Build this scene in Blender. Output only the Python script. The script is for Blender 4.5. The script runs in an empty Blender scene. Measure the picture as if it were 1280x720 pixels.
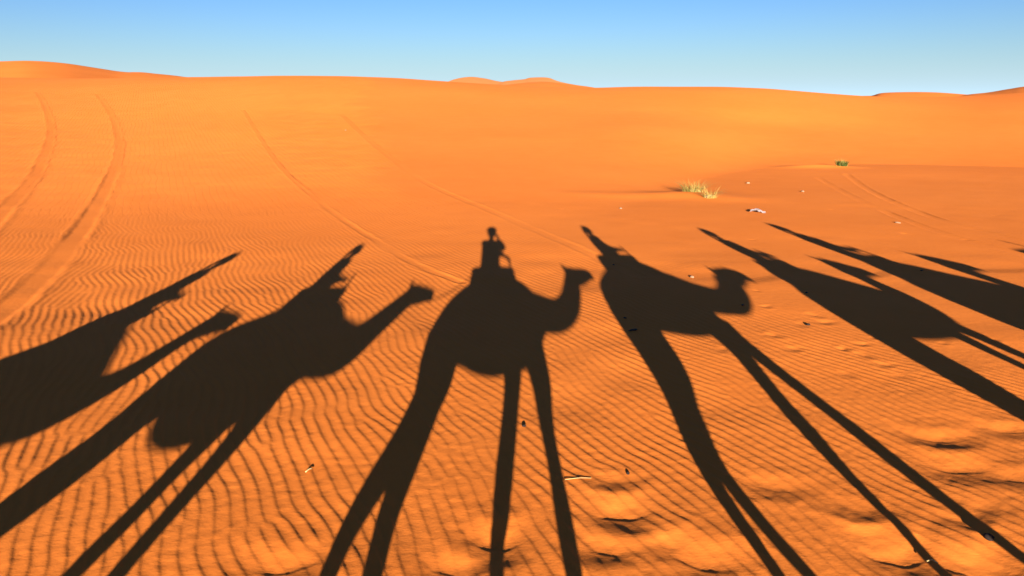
import bpy, bmesh, math, random
import numpy as np
from mathutils import Vector, Matrix
C = bpy.context.scene
col = C.collection
R = math.radians

# ------------------------------------------------------------------ camera
F_PX, HOR, CAM_H, TAU = 931.0, 118.0, 2.85, 0.022      # focal length in px at 1280 wide, horizon row, eye height, ground fall
PITCH = math.atan((360 - HOR) / F_PX)
cam_d = bpy.data.cameras.new('camera'); cam = bpy.data.objects.new('camera', cam_d); col.objects.link(cam)
cam_d.sensor_width = 36; cam_d.lens = 36 * F_PX / 1280; cam_d.clip_start = 0.002; cam_d.clip_end = 9000
cam.location = (0, 0, CAM_H); cam.rotation_euler = (R(90) - PITCH, 0, 0)
C.camera = cam

# ------------------------------------------------------------------ sky, sun, exposure
SUN_EL, SUN_AZ = R(10.39), R(178.44)                    # azimuth from +Y towards +X: the sun stands behind the camera
w = bpy.data.worlds.new('World'); C.world = w; w.use_nodes = True
nt = w.node_tree; nt.nodes.clear()
out = nt.nodes.new('ShaderNodeOutputWorld'); bg = nt.nodes.new('ShaderNodeBackground'); sky = nt.nodes.new('ShaderNodeTexSky')
sky.sky_type = 'NISHITA'; sky.sun_disc = False; sky.sun_elevation = SUN_EL; sky.sun_rotation = SUN_AZ
sky.altitude = 0; sky.air_density = 1.0; sky.dust_density = 0.3; sky.ozone_density = 2.6
# clear deep sky above, pale dust haze thickening towards the horizon all round
gm = nt.nodes.new('ShaderNodeGamma'); gm.inputs[1].default_value = 1.3
nt.links.new(sky.outputs[0], gm.inputs[0])
tn = nt.nodes.new('ShaderNodeMix'); tn.data_type = 'RGBA'; tn.blend_type = 'MULTIPLY'; tn.inputs[0].default_value = 1
nt.links.new(gm.outputs[0], tn.inputs[6]); tn.inputs[7].default_value = (0.54, 0.74, 1.22, 1)
wtc = nt.nodes.new('ShaderNodeTexCoord'); wsx = nt.nodes.new('ShaderNodeSeparateXYZ'); nt.links.new(wtc.outputs['Generated'], wsx.inputs[0])
wa = nt.nodes.new('ShaderNodeMath'); wa.operation = 'MULTIPLY'; wa.inputs[1].default_value = -22.0; nt.links.new(wsx.outputs[2], wa.inputs[0])
we = nt.nodes.new('ShaderNodeMath'); we.operation = 'EXPONENT'; we.use_clamp = True; nt.links.new(wa.outputs[0], we.inputs[0])
hz = nt.nodes.new('ShaderNodeMix'); hz.data_type = 'RGBA'; nt.links.new(we.outputs[0], hz.inputs[0])
nt.links.new(tn.outputs[2], hz.inputs[6]); hz.inputs[7].default_value = (8.0, 11.2, 13.4, 1)
bg.inputs['Strength'].default_value = 0.021
nt.links.new(hz.outputs[2], bg.inputs[0]); nt.links.new(bg.outputs[0], out.inputs[0])
sd = bpy.data.lights.new('sun', 'SUN'); sun = bpy.data.objects.new('sun', sd); col.objects.link(sun)
sd.energy = 5.0; sd.angle = R(0.32); sd.color = (1.0, 0.96, 0.88)
sv = Vector((math.sin(SUN_AZ) * math.cos(SUN_EL), math.cos(SUN_AZ) * math.cos(SUN_EL), math.sin(SUN_EL)))
sun.rotation_euler = sv.to_track_quat('Z', 'Y').to_euler(); sun.location = (0, -30, 12)
C.view_settings.view_transform = 'Standard'; C.view_settings.look = 'None'
C.view_settings.gamma = 1; C.view_settings.exposure = 1.93
C.render.engine = 'CYCLES'

# ------------------------------------------------------------------ helpers
def setp(o, label=None, cat=None, group=None, kind=None):
    if label: o['label'] = label
    if cat: o['category'] = cat
    if group: o['group'] = group
    if kind: o['kind'] = kind
    return o

def empty(name, loc, label, cat, group=None, rz=0.0):
    o = bpy.data.objects.new(name, None); col.objects.link(o); o.empty_display_size = 0.2
    o.location = loc; o.rotation_euler = (0, 0, rz)
    return setp(o, label, cat, group)

def mesh_obj(name, me, mat, parent=None, smooth=True):
    me.materials.clear(); me.materials.append(mat)
    if smooth: me.shade_smooth()
    o = bpy.data.objects.new(name, me); col.objects.link(o)
    if parent: o.parent = parent
    return o

def bm_mesh(bm, name):
    bmesh.ops.recalc_face_normals(bm, faces=bm.faces)
    me = bpy.data.meshes.new(name); bm.to_mesh(me); bm.free(); return me

def catmull(P, n):
    P = np.asarray(P, float); out_ = []
    Q = np.vstack([2 * P[0] - P[1], P, 2 * P[-1] - P[-2]])
    for i in range(1, len(Q) - 2):
        for k in range(n):
            t = k / n
            out_.append(0.5 * ((2 * Q[i]) + (-Q[i-1] + Q[i+1]) * t + (2*Q[i-1] - 5*Q[i] + 4*Q[i+1] - Q[i+2]) * t*t + (-Q[i-1] + 3*Q[i] - 3*Q[i+1] + Q[i+2]) * t**3))
    out_.append(P[-1]); return np.array(out_)

def tube(bm, pts, seg=12, sub=4, flat=1.0, side=None):
    """pts rows: x,y,z,r. closed, tapered tube; flat = lateral radius factor"""
    P = catmull(pts, sub) if sub > 1 else np.asarray(pts, float)
    rings = []
    prev = None
    for i in range(len(P)):
        a = P[max(i-1, 0), :3]; b = P[min(i+1, len(P)-1), :3]
        T = Vector(b - a)
        if T.length < 1e-7: T = Vector((0, 0, 1))
        T.normalize()
        if side is not None: S = Vector(side)
        else: S = prev if prev is not None else (Vector((0, 1, 0)) if abs(T.y) < 0.8 else Vector((1, 0, 0)))
        S = (S - T * S.dot(T)); S.normalize(); prev = S
        N = T.cross(S); c = Vector(P[i, :3]); r = max(P[i, 3], 0.002)
        rings.append([bm.verts.new(c + (N * math.cos(t) + S * math.sin(t) * flat) * r) for t in [2*math.pi*k/seg for k in range(seg)]])
    for A, B in zip(rings, rings[1:]):
        for k in range(seg): bm.faces.new((A[k], A[(k+1) % seg], B[(k+1) % seg], B[k]))
    for ring, d in ((rings[0], 0), (rings[-1], 1)):
        bm.faces.new(ring[::-1] if d == 0 else ring)

def blob(bm, c, r, rot=None, sub=3):
    M = Matrix.Translation(c) @ (rot.to_4x4() if rot else Matrix()) @ Matrix.Diagonal((r[0], r[1], r[2], 1))
    bmesh.ops.create_icosphere(bm, subdivisions=sub, radius=1, matrix=M)

def fuse(bm, name, voxel, it=3, fac=0.6):
    """union of the overlapping closed shapes as one continuous skin"""
    me = bm_mesh(bm, name); o = bpy.data.objects.new('tmp', me); col.objects.link(o)
    m = o.modifiers.new('r', 'REMESH'); m.mode = 'VOXEL'; m.voxel_size = voxel; m.use_smooth_shade = True
    s = o.modifiers.new('s', 'SMOOTH'); s.iterations = it; s.factor = fac
    dg = bpy.context.evaluated_depsgraph_get(); dg.update()
    res = bpy.data.meshes.new_from_object(o.evaluated_get(dg)); res.name = name
    bpy.data.objects.remove(o); bpy.data.meshes.remove(me)
    return res

# ------------------------------------------------------------------ noise (numpy)
def vnoise(x, y, scale, seed):
    rng = np.random.RandomState(seed); G = rng.rand(256, 256) * 2 - 1
    u = x / scale + 71.3; v = y / scale + 13.7
    iu = np.floor(u).astype(np.int64); iv = np.floor(v).astype(np.int64)
    fu = u - iu; fv = v - iv; fu = fu*fu*fu*(fu*(fu*6-15)+10); fv = fv*fv*fv*(fv*(fv*6-15)+10)
    a = G[iu & 255, iv & 255]; b = G[(iu+1) & 255, iv & 255]; c = G[iu & 255, (iv+1) & 255]; d = G[(iu+1) & 255, (iv+1) & 255]
    return (a*(1-fu) + b*fu)*(1-fv) + (c*(1-fu) + d*fu)*fv

def sstep(a, b, x):
    t = np.clip((x - a) / (b - a), 0, 1); return t*t*(3-2*t)

# ------------------------------------------------------------------ terrain: one large basin that falls gently, then a dune
cP, sP = math.cos(PITCH), math.sin(PITCH)
def ray(px, py):
    X = (px - 640) / F_PX; Z = -(py - 360) / F_PX
    return X, cP + Z * sP, -sP + Z * cP
def col_phi(px, py):
    X, Y, Z = ray(px, py); return math.atan2(X, Y), Z / math.hypot(X, Y)

CREST = [(-500, 92, 130), (-200, 96, 130), (0, 97.5, 146), (100, 98, 142), (190, 97, 134), (260, 96.5, 126), (340, 95, 114), (430, 95.2, 108), (500, 98, 102), (560, 102, 98),
         (640, 107, 94), (740, 110, 90), (800, 108.5, 86), (900, 108.5, 84), (960, 111, 84), (1050, 118, 86), (1090, 120.8, 88), (1150, 121, 92),
         (1210, 120, 94), (1280, 115.5, 96), (1450, 108, 98), (1800, 112, 100)]
FOOT = [(-500, 16), (0, 16), (300, 16.5), (640, 17), (760, 20), (860, 29), (960, 42), (1100, 45), (1280, 47), (1800, 50)]
_ph = np.array([col_phi(x, y)[0] for x, y, r in CREST]); _el = np.array([col_phi(x, y)[1] for x, y, r in CREST]); _rc = np.array([r for _, _, r in CREST], float)
_fp = np.array([col_phi(x, 190)[0] for x, r in FOOT]); _fr = np.array([r for _, r in FOOT], float)
_pd = np.linspace(-math.pi, math.pi, 4001)
def _sm(a, n): k = np.hanning(n); k /= k.sum(); return np.convolve(np.pad(a, n//2, mode='edge'), k, 'valid')
_eld = _sm(np.interp(_pd, _ph, _el), 41); _rcd = _sm(np.interp(_pd, _ph, _rc), 61); _frd = _sm(np.interp(_pd, _fp, _fr), 121)

def macro(x, y):
    r = np.hypot(x, y); ph = np.arctan2(x, y)
    el = np.interp(ph, _pd, _eld); rc = np.interp(ph, _pd, _rcd); rf = np.interp(ph, _pd, _frd)
    front = sstep(0.05, 0.45, np.cos(ph))                       # the dune face closes the view ahead; behind lies low ground
    plane = -TAU * np.minimum(np.maximum(y, -12), 60)
    yf = rf * np.cos(ph); zf = -TAU * yf; s0 = -TAU * np.cos(ph)
    zc = CAM_H + el * rc
    kk = sstep(R(15), R(28), ph) * 0.55; s0 = s0 * (1 - kk) + kk * (zc - zf) / (rc - rf)
    L = rc - rf; t = np.clip((r - rf) / L, 0, 1)
    h = (2*t**3 - 3*t**2 + 1) * zf + (t**3 - 2*t**2 + t) * L * s0 + (-2*t**3 + 3*t**2) * zc + (t**3 - t**2) * L * (zc - zf) / L * 0.55
    tb = np.clip((r - rc) / 70.0, 0, 1)
    back = zc + (zc - zf) / L * 0.55 * (r - rc) * np.exp(-((r - rc) / 3.0).clip(0, 50)) - (tb*tb*(3-2*tb)) * (zc + 9)
    z = np.where(r < rf, -TAU * y, np.where(r < rc, h, back))
    z = z * front + plane * (1 - front)
    und = vnoise(x, y, 7.0, 3) * 0.025 * sstep(16, 40, r) + vnoise(x, y, 19.0, 5) * 0.22 * sstep(26, 60, r) * (1 - 0.8*sstep(70, 84, r))
    und += vnoise(x, y, 160.0, 8) * 3.0 * sstep(160, 600, r)
    return z + und

def hit(px, py):
    X, Y, Z = ray(px, py)
    t = np.linspace(2.0, 170, 14000) ; xs, ys, zs = X*t, Y*t, CAM_H + Z*t
    d = zs - macro(xs, ys); i = int(np.argmax(d < 0))
    if i == 0: i = len(t) - 1
    return float(xs[i]), float(ys[i])

# ---- ripple phase field: oriented band-pass iteration of noise, gives wavy crests with junctions
GX0, GX1, GY0, GY1, GS = -21.0, 11.4, 1.2, 29.4, 0.024
def ripple_grid():
    nx = 1350; ny = 1176
    rng = np.random.RandomState(11)
    gx = GX0 + np.arange(nx) * GS; gy = GY0 + np.arange(ny) * GS
    X, Y = np.meshgrid(gx, gy)
    th = 25 + 10 * sstep(0.5, 4.0, X) * sstep(7.0, 10.0, Y) + 16 * vnoise(X, Y, 1.1, 21) + 9 * vnoise(X, Y, 0.5, 22)
    lam = 0.112 + 0.014 * vnoise(X, Y, 2.4, 25)
    fx = np.fft.fftfreq(nx, GS)[None, :]; fy = np.fft.fftfreq(ny, GS)[:, None]
    z = (rng.randn(ny, nx) + 1j * rng.randn(ny, nx))
    # start from a warped plane wave so that the crests run long
    wx = X + 0.14 * vnoise(X, Y, 1.1, 31) + 0.075 * vnoise(X, Y, 0.45, 32); wy = Y + 0.1 * vnoise(X, Y, 1.4, 33)
    k0 = 2 * math.pi / 0.111
    z = np.exp(1j * k0 * (wx * math.cos(R(25)) + wy * math.sin(R(25)))) + 0.42 * z
    bins = np.array([0, 12, 24, 36, 50.0])
    Gs = []
    for b in bins:
        kx, ky = math.cos(R(b)) / 0.111, math.sin(R(b)) / 0.111
        ca, sa = math.cos(R(b)), math.sin(R(b)); dx = fx - kx; dy = fy - ky
        a = dx * ca + dy * sa; t = -dx * sa + dy * ca
        Gs.append(np.exp(-(a / 1.15)**2 - (t / 1.25)**2))
    W = [np.exp(-((th - b) / 12.0)**2) for b in bins]; S = sum(W) + 1e-9
    for it in range(3):
        Z = np.fft.fft2(z); acc = 0
        for G, w_ in zip(Gs, W): acc = acc + np.fft.ifft2(Z * G) * (w_ / S)
        z = acc / (np.abs(acc) + 0.25 * np.mean(np.abs(acc)))
    return z
RG = ripple_grid()

def ripple(x, y, r):
    """asymmetric ripple relief: long stoss side, steep slip face on the far right side of each crest"""
    u = (x - GX0) / GS; v = (y - GY0) / GS
    ins = (u > 1) & (u < RG.shape[1] - 2) & (v > 1) & (v < RG.shape[0] - 2)
    uc = np.clip(u, 1, RG.shape[1] - 3); vc = np.clip(v, 1, RG.shape[0] - 3)
    iu = uc.astype(np.int64); iv = vc.astype(np.int64); fu = uc - iu; fv = vc - iv
    z = (RG[iv, iu]*(1-fu) + RG[iv, iu+1]*fu)*(1-fv) + (RG[iv+1, iu]*(1-fu) + RG[iv+1, iu+1]*fu)*fv
    k0 = 2 * math.pi / 0.115
    wx = x + 0.12 * vnoise(x, y, 1.3, 41) + 0.05 * vnoise(x, y, 0.6, 42); wy = y + 0.15 * vnoise(x, y, 1.5, 43)
    z2 = np.exp(1j * k0 * (wx * math.cos(R(25)) + wy * math.sin(R(25))))
    z = np.where(ins, z, z2)
    ph = (np.angle(z) / (2 * math.pi)) % 1.0; amp = np.clip(np.abs(z) * 1.4, 0, 1)
    q = 0.77                                                   # share of the stoss side
    up = ph / q; dn = (ph - q) / (1 - q)
    p = np.where(ph < q, 0.5 - 0.5*np.cos(math.pi * up**1.25), 0.5 + 0.5*np.cos(math.pi * dn))
    return (p - 0.5) * amp

def seg_dist(x, y, P, maxw=1.6):
    """signed lateral distance to a polyline (positive right of its direction); only near it"""
    best = np.full(x.shape, 9.0)
    for (ax, ay), (bx, by) in zip(P, P[1:]):
        dx, dy = bx - ax, by - ay; L2 = dx*dx + dy*dy + 1e-9; L = math.sqrt(L2)
        t = np.clip(((x-ax)*dx + (y-ay)*dy) / L2, 0, 1)
        ex, ey = x - ax - t*dx, y - ay - t*dy; d = np.hypot(ex, ey); sg = np.sign(dx*ey - dy*ex) * -1
        best = np.where(d < np.abs(best), d * np.where(sg == 0, 1, sg), best)
    return best

TRACKS = [  # image rows of the wheel tracks -> their places on the sand; half width m, depth m
    ([(-60, 430), (0, 391), (60, 338), (105, 282), (136, 228), (149, 190), (146, 160), (136, 138), (122, 118)], 0.23, 0.024),
    ([(-60, 330), (0, 268), (38, 228), (58, 190), (64, 160), (56, 132), (46, 115)], 0.25, 0.024),
    ([(304, 138), (322, 168), (350, 208), (384, 240), (425, 272), (470, 300), (520, 330), (575, 352)], 0.10, 0.013),
    ([(428, 145), (466, 180), (508, 212), (545, 235), (610, 262), (670, 288), (740, 318), (800, 345)], 0.14, 0.012),
    ([(1058, 218), (1090, 240), (1140, 262), (1200, 282), (1290, 304)], 0.14, 0.018),
    ([(1022, 222), (1060, 243), (1110, 266), (1180, 292), (1290, 322)], 0.14, 0.015),
]
TR_W = [([hit(*p) for p in catmull(pl, 3)], hw, dp) for pl, hw, dp in TRACKS]

# camel footprints: (image x, image y of the dark near edge, half width m, length m, depth m, turn deg)
PRINTS = [(620, 686, .14, .48, .050, 0), (775, 650, .18, .44, .046, -4), (748, 690, .17, .34, .036, -32), (868, 708, .19, .50, .044, -30), (832, 684, .12, .30, .018, -10),
          (962, 613, .18, .36, .024, -28), (1125, 706, .19, .52, .052, -4), (1235, 724, .20, .52, .05, -6), (1190, 589, .24, .46, .034, -22), (1172, 551, .24, .36, .030, -14),
          (1262, 541, .2, .32, .024, -12), (1268, 602, .18, .34, .024, -22), (355, 714, .2, .40, .030, 10), (1068, 640, .22, .32, .012, -26), (760, 604, .15, .24, .014, -20),
          (1085, 674, .14, .2, .014, -10), (1210, 655, .15, .22, .014, 8), (560, 718, .17, .34, .030, -20), (1225, 640, .18, .28, .012, -20)]
rnd = random.Random(5)
SMALL = [(970, 422), (1002, 408), (1030, 405), (958, 386), (947, 366), (1076, 432), (1098, 424), (1056, 438), (1082, 446), (1020, 396), (1105, 458), (1180, 430),
         (1245, 270), (1040, 262), (1130, 292), (1210, 300), (1000, 300), (965, 330), (1150, 395), (1060, 470), (1128, 472), (1242, 425), (700, 262), (760, 256),
         (900, 440), (990, 438), (1210, 470), (1100, 250), (1180, 245), (940, 300), (1240, 350), (905, 300)]
PR = []
for px, py, hw, ln, dp, tn in PRINTS:
    X, Y, Z = ray(px, py); t = CAM_H / (-Z - TAU * Y); PR.append((X*t, Y*t, hw, ln, dp, R(tn)))
for px, py in SMALL:
    hx, hy = hit(px, py); PR.append((hx, hy, rnd.uniform(.04, .09), rnd.uniform(.12, .26), rnd.uniform(.008, .018), R(rnd.uniform(-30, 30))))

def relief(x, y, want_mask=False):
    r = np.hypot(x, y)
    # where ripples stand: left and near; the hard pan on the right stays smooth
    bx = np.interp(y, [0, 5, 7, 9, 12, 17, 28, 60, 100], [7, 6.0, 4.9, 3.4, 2.6, 1.0, -5.0, -12, -18])
    nz = vnoise(x, y, 2.2, 51); msk = 1 - sstep(-1.2, 1.4, x - bx + 1.3 * nz)
    msk = 0.16 * (r < 24) * sstep(26, 18, r) * (1 - msk) + msk
    msk *= 0.72 + 0.4 * vnoise(x, y, 0.9, 52) * 0.7 + 0.12
    msk *= 1 - 0.35 * sstep(2.4, 4.4, x) * sstep(8, 6, y)
    msk *= 1 - sstep(85, 125, r)
    msk *= sstep(math.cos(R(47.5)), math.cos(R(44)), np.cos(np.arctan2(x, y)))
    h = np.zeros_like(x); kill = np.ones_like(x)
    for P, hw, dp in TR_W:
        A = np.array(P); m = (x > A[:, 0].min() - 2) & (x < A[:, 0].max() + 2) & (y > A[:, 1].min() - 2) & (y < A[:, 1].max() + 2)
        if not m.any(): continue
        idx = np.nonzero(m)[0]; d = seg_dist(x[idx], y[idx], P) + 0.02 * vnoise(x[idx], y[idx], 0.35, 61)
        a = np.abs(d)
        fadee = np.clip(0.75 + 0.75 * vnoise(x[idx], y[idx], 1.7, 62), 0.1, 1.2)
        h[idx] += fadee * 0.62 * (-dp * (1 - sstep(hw * 0.62, hw * 1.15, a)) + dp * 0.55 * np.exp(-((a - hw * 1.35) / (hw * 0.28 + 0.012))**2))
        kill[idx] = np.minimum(kill[idx], 0.08 + 0.92 * sstep(hw * 0.9, hw * 1.5, a))
    for cx, cy, hw, ln, dp, tn in PR:
        dp = dp * 0.55
        m = (np.abs(x - cx) < 0.9) & (np.abs(y - cy) < 0.9)
        if not m.any(): continue
        idx = np.nonzero(m)[0]; ex = x[idx] - cx; ey = y[idx] - cy
        u = ex * math.cos(tn) + ey * math.sin(tn); v = -ex * math.sin(tn) + ey * math.cos(tn)
        v = v - 0.30 * u*u / hw + 0.022 * vnoise(x[idx], y[idx], 0.13, 71) * min(1, hw / .15)
        lat = np.exp(-np.abs(u / hw)**2.2)
        st = dp * 0.26                                             # crumbled step in the middle of a wide, gentle hollow
        prof = sstep(-0.012, 0.020 + 0.5*st, v) * (1 - sstep(0.02, ln * 0.62, v))
        h[idx] += -st * prof * lat - dp * 0.95 * np.exp(-(u / (hw*1.25))**2 - ((v - 0.04) / (ln*0.52))**2)
        h[idx] += dp * 0.42 * np.exp(-(u / (hw*1.4))**2) * (np.exp(-((v + ln*0.62) / (0.30*ln))**2) + np.exp(-((v - ln * 0.78) / (0.30*ln))**2))
        kill[idx] *= 1 - 0.75 * np.exp(-(u / (hw*1.3))**4) * np.exp(-((v - 0.02) / (ln*0.70))**4)
    rp = ripple(x, y, r) * msk * kill
    h += rp * 0.0069 * (1 - sstep(28, 42, r))
    # a few larger swells and soft unevenness
    nearf = sstep(110, 60, r)
    h += nearf * (0.010 * vnoise(x, y, 0.75, 81) * (1 - 0.7 * sstep(12, 20, r)) + 0.026 * vnoise(x, y, 2.6, 82) * sstep(3, 6, r) * (1 - 0.75 * sstep(12, 20, r)))
    h += 0.0011 * vnoise(x, y, 0.07, 83) * sstep(14, 6, r)
    # low mound under the big tuft, drifted towards the left
    for (mx, my, rx, ry, mh) in MOUNDS:
        h += mh * np.exp(-((x - mx) / rx)**2 - ((y - my) / ry)**2)
    h *= sstep(1.9, 2.9, r) * sstep(-0.1, 0.5, np.cos(np.arctan2(x, y)))
    if want_mask: return h, msk * kill
    return h
TUFT = hit(866, 243); TUFT2 = hit(887, 249); BUSH = hit(1052, 209)
MOUNDS = [(TUFT[0] - 0.45, TUFT[1] - 0.3, 1.5, 0.9, 0.11), (TUFT[0] + 1.0, TUFT[1] - 1.4, 1.1, 0.8, 0.04), (BUSH[0] - 1.2, BUSH[1] + 0.2, 1.6, 0.7, 0.14), (TUFT[0] - 2.6, TUFT[1] - .8, 1.9, .8, 0.04)]
def gz(x, y):
    X = np.array([x], float); Y = np.array([y], float); return float((macro(X, Y) + relief(X, Y))[0])

# ------------------------------------------------------------------ materials
def mat(name): 
    m = bpy.data.materials.new(name); m.use_nodes = True; t = m.node_tree; p = t.nodes['Principled BSDF']; return m, t, p
def N(t, kind, **kw):
    n = t.nodes.new(kind)
    for k, v in kw.items(): setattr(n, k, v)
    return n
def ramp(t, fac, stops):
    n = N(t, 'ShaderNodeValToRGB'); e = n.color_ramp.elements
    e[0].position, e[0].color = stops[0][0], (*stops[0][1], 1); e[1].position, e[1].color = stops[-1][0], (*stops[-1][1], 1)
    for p_, c in stops[1:-1]: q = e.new(p_); q.color = (*c, 1)
    t.links.new(fac, n.inputs[0]); return n.outputs[0]

def sand_material(name, A, B, bump=True):
    m, t, p = mat(name)
    tc = N(t, 'ShaderNodeTexCoord')
    def noise(scale, det=3, vec=None, rough=0.5, dist=0.0):
        n = N(t, 'ShaderNodeTexNoise'); n.inputs['Scale'].default_value = scale; n.inputs['Detail'].default_value = det
        n.inputs['Roughness'].default_value = rough; n.inputs['Distortion'].default_value = dist
        t.links.new(vec or tc.outputs['Object'], n.inputs['Vector']); return n.outputs['Fac']
    big = noise(0.09, 3); mid = noise(1.1, 4, rough=0.6); fine = noise(150, 3, rough=0.85)
    def math_(op, a, b):
        n = N(t, 'ShaderNodeMath', operation=op)
        for i, s in enumerate((a, b)):
            if isinstance(s, (int, float)): n.inputs[i].default_value = s
            else: t.links.new(s, n.inputs[i])
        return n.outputs[0]
    f = math_('ADD', math_('MULTIPLY', big, 0.45), math_('ADD', math_('MULTIPLY', mid, 0.3), math_('MULTIPLY', fine, 0.25)))
    c = ramp(t, f, [(0.30, A), (0.70, B)])
    t.links.new(c, p.inputs['Base Color'])
    p.inputs['Roughness'].default_value = 0.95; p.inputs['Specular IOR Level'].default_value = 0.05
    p.inputs['Diffuse Roughness'].default_value = 0.045
    if bump:
        mp = N(t, 'ShaderNodeMapping'); mp.inputs['Rotation'].default_value = (0, 0, R(-25)); mp.inputs['Scale'].default_value = (0.35, 1.0, 1)
        t.links.new(tc.outputs['Object'], mp.inputs[0])
        st = noise(55, 3, mp.outputs[0], 0.6)                   # streaks running across the ripple backs
        g = noise(420, 2, rough=0.8); lump = noise(9, 4, rough=0.55)
        b1 = N(t, 'ShaderNodeBump'); b1.inputs['Strength'].default_value = 0.34; b1.inputs['Distance'].default_value = 0.0045
        t.links.new(math_('ADD', st, math_('MULTIPLY', g, 0.35)), b1.inputs['Height'])
        b2 = N(t, 'ShaderNodeBump'); b2.inputs['Strength'].default_value = 0.35; b2.inputs['Distance'].default_value = 0.012
        t.links.new(lump, b2.inputs['Height']); t.links.new(b1.outputs[0], b2.inputs['Normal'])
        at = N(t, 'ShaderNodeAttribute'); at.attribute_name = 'far_ripple'
        m2 = N(t, 'ShaderNodeMapping'); m2.inputs['Rotation'].default_value = (0, 0, R(-25)); t.links.new(tc.outputs['Object'], m2.inputs[0])
        wv = N(t, 'ShaderNodeTexWave'); wv.wave_type = 'BANDS'; wv.bands_direction = 'X'; wv.wave_profile = 'SAW'
        wv.inputs['Scale'].default_value = 1.35; wv.inputs['Distortion'].default_value = 5.0; wv.inputs['Detail'].default_value = 1.5; wv.inputs['Detail Scale'].default_value = 0.45
        t.links.new(m2.outputs[0], wv.inputs['Vector'])
        b3 = N(t, 'ShaderNodeBump'); b3.inputs['Strength'].default_value = 1.0; b3.inputs['Distance'].default_value = 0.034
        t.links.new(math_('MULTIPLY', wv.outputs['Fac'], at.outputs['Fac']), b3.inputs['Height']); t.links.new(b2.outputs[0], b3.inputs['Normal'])
        t.links.new(b3.outputs[0], p.inputs['Normal'])
    return m
M_sand = sand_material('orange_sand', (0.67, 0.160, 0.020), (0.76, 0.200, 0.030))
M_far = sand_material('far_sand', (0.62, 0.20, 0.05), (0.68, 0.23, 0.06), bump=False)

def simple(name, base, var=0.25, scale=20, rough=0.8, bump=0.0, stretch=None):
    m, t, p = mat(name); tc = N(t, 'ShaderNodeTexCoord'); n = N(t, 'ShaderNodeTexNoise'); n.inputs['Scale'].default_value = scale; n.inputs['Detail'].default_value = 4
    v = tc.outputs['Object']
    if stretch:
        mp = N(t, 'ShaderNodeMapping'); mp.inputs['Scale'].default_value = stretch; t.links.new(v, mp.inputs[0]); v = mp.outputs[0]
    t.links.new(v, n.inputs['Vector'])
    a = tuple(c * (1 - var) for c in base); b = tuple(min(1, c * (1 + var)) for c in base)
    t.links.new(ramp(t, n.outputs['Fac'], [(0.3, a), (0.7, b)]), p.inputs['Base Color']); p.inputs['Roughness'].default_value = rough
    p.inputs['Specular IOR Level'].default_value = 0.2
    if bump:
        bp_ = N(t, 'ShaderNodeBump'); bp_.inputs['Strength'].default_value = 0.6; bp_.inputs['Distance'].default_value = bump
        t.links.new(n.outputs['Fac'], bp_.inputs['Height']); t.links.new(bp_.outputs[0], p.inputs['Normal'])
    return m
def striped(name, cols, scale):
    m, t, p = mat(name); tc = N(t, 'ShaderNodeTexCoord'); wv = N(t, 'ShaderNodeTexWave'); wv.wave_type = 'BANDS'; wv.bands_direction = 'X'
    wv.inputs['Scale'].default_value = scale; wv.inputs['Distortion'].default_value = 0.6; t.links.new(tc.outputs['Object'], wv.inputs['Vector'])
    n = len(cols); st = [(i / n, c) for i, c in enumerate(cols)]
    o = ramp(t, wv.outputs['Fac'], st + [(1.0, cols[-1])]); o.node.color_ramp.interpolation = 'CONSTANT'
    t.links.new(o, p.inputs['Base Color']); p.inputs['Roughness'].default_value = 0.95; return m
M_fur = simple('camel_fur', (0.30, 0.17, 0.085), .3, 9, .95, .01)
M_fur2 = simple('pale_camel_fur', (0.42, 0.28, 0.16), .25, 9, .95, .01)
M_fur3 = simple('dark_camel_fur', (0.17, 0.09, 0.045), .3, 9, .95, .01)
M_wool = simple('dark_wool', (0.09, 0.05, 0.03), .4, 30, 1, .01)
M_blk = striped('striped_blanket', [(.35, .03, .03), (.02, .05, .16), (.55, .42, .2), (.3, .02, .05)], 4.0)
M_blk2 = striped('green_blanket', [(.03, .16, .08), (.5, .35, .1), (.25, .02, .03), (.03, .16, .08)], 5.0)
M_metal = simple('dull_iron', (0.12, 0.11, 0.10), .2, 30, .45); M_rope = simple('rope_fibre', (0.35, 0.28, 0.18), .3, 60, .95, .004)
M_skin = simple('skin', (0.42, 0.22, 0.14), .08, 20, .55); M_hair = simple('hair', (0.03, 0.018, 0.012), .3, 60, .6, .004)
M_eye = simple('eye_dark', (0.01, 0.008, 0.006), .1, 10, .15); M_phone = simple('phone_black', (0.012, 0.012, 0.014), .1, 10, .25)
M_glass = simple('lens_glass', (0.02, 0.02, 0.03), .1, 10, .05)
def cloth(n, c): return simple(n, c, .15, 25, .9, .006)
M_jack = [cloth('navy_jacket', (.03, .045, .12)), cloth('white_shirt', (.7, .68, .62)), cloth('red_jacket', (.35, .03, .03)), cloth('olive_jacket', (.12, .13, .05)), cloth('blue_robe', (.03, .12, .4)), cloth('grey_fleece', (.25, .25, .26))]
M_trs = cloth('denim', (.06, .09, .18)); M_trs2 = cloth('khaki', (.32, .25, .15))
M_scarf = [cloth('blue_scarf', (.03, .08, .45)), cloth('orange_scarf', (.6, .18, .03)), cloth('white_scarf', (.75, .72, .66)), cloth('black_scarf', (.03, .03, .035))]
M_shoe = simple('shoe_rubber', (0.05, 0.04, 0.035), .2, 30, .7)

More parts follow.
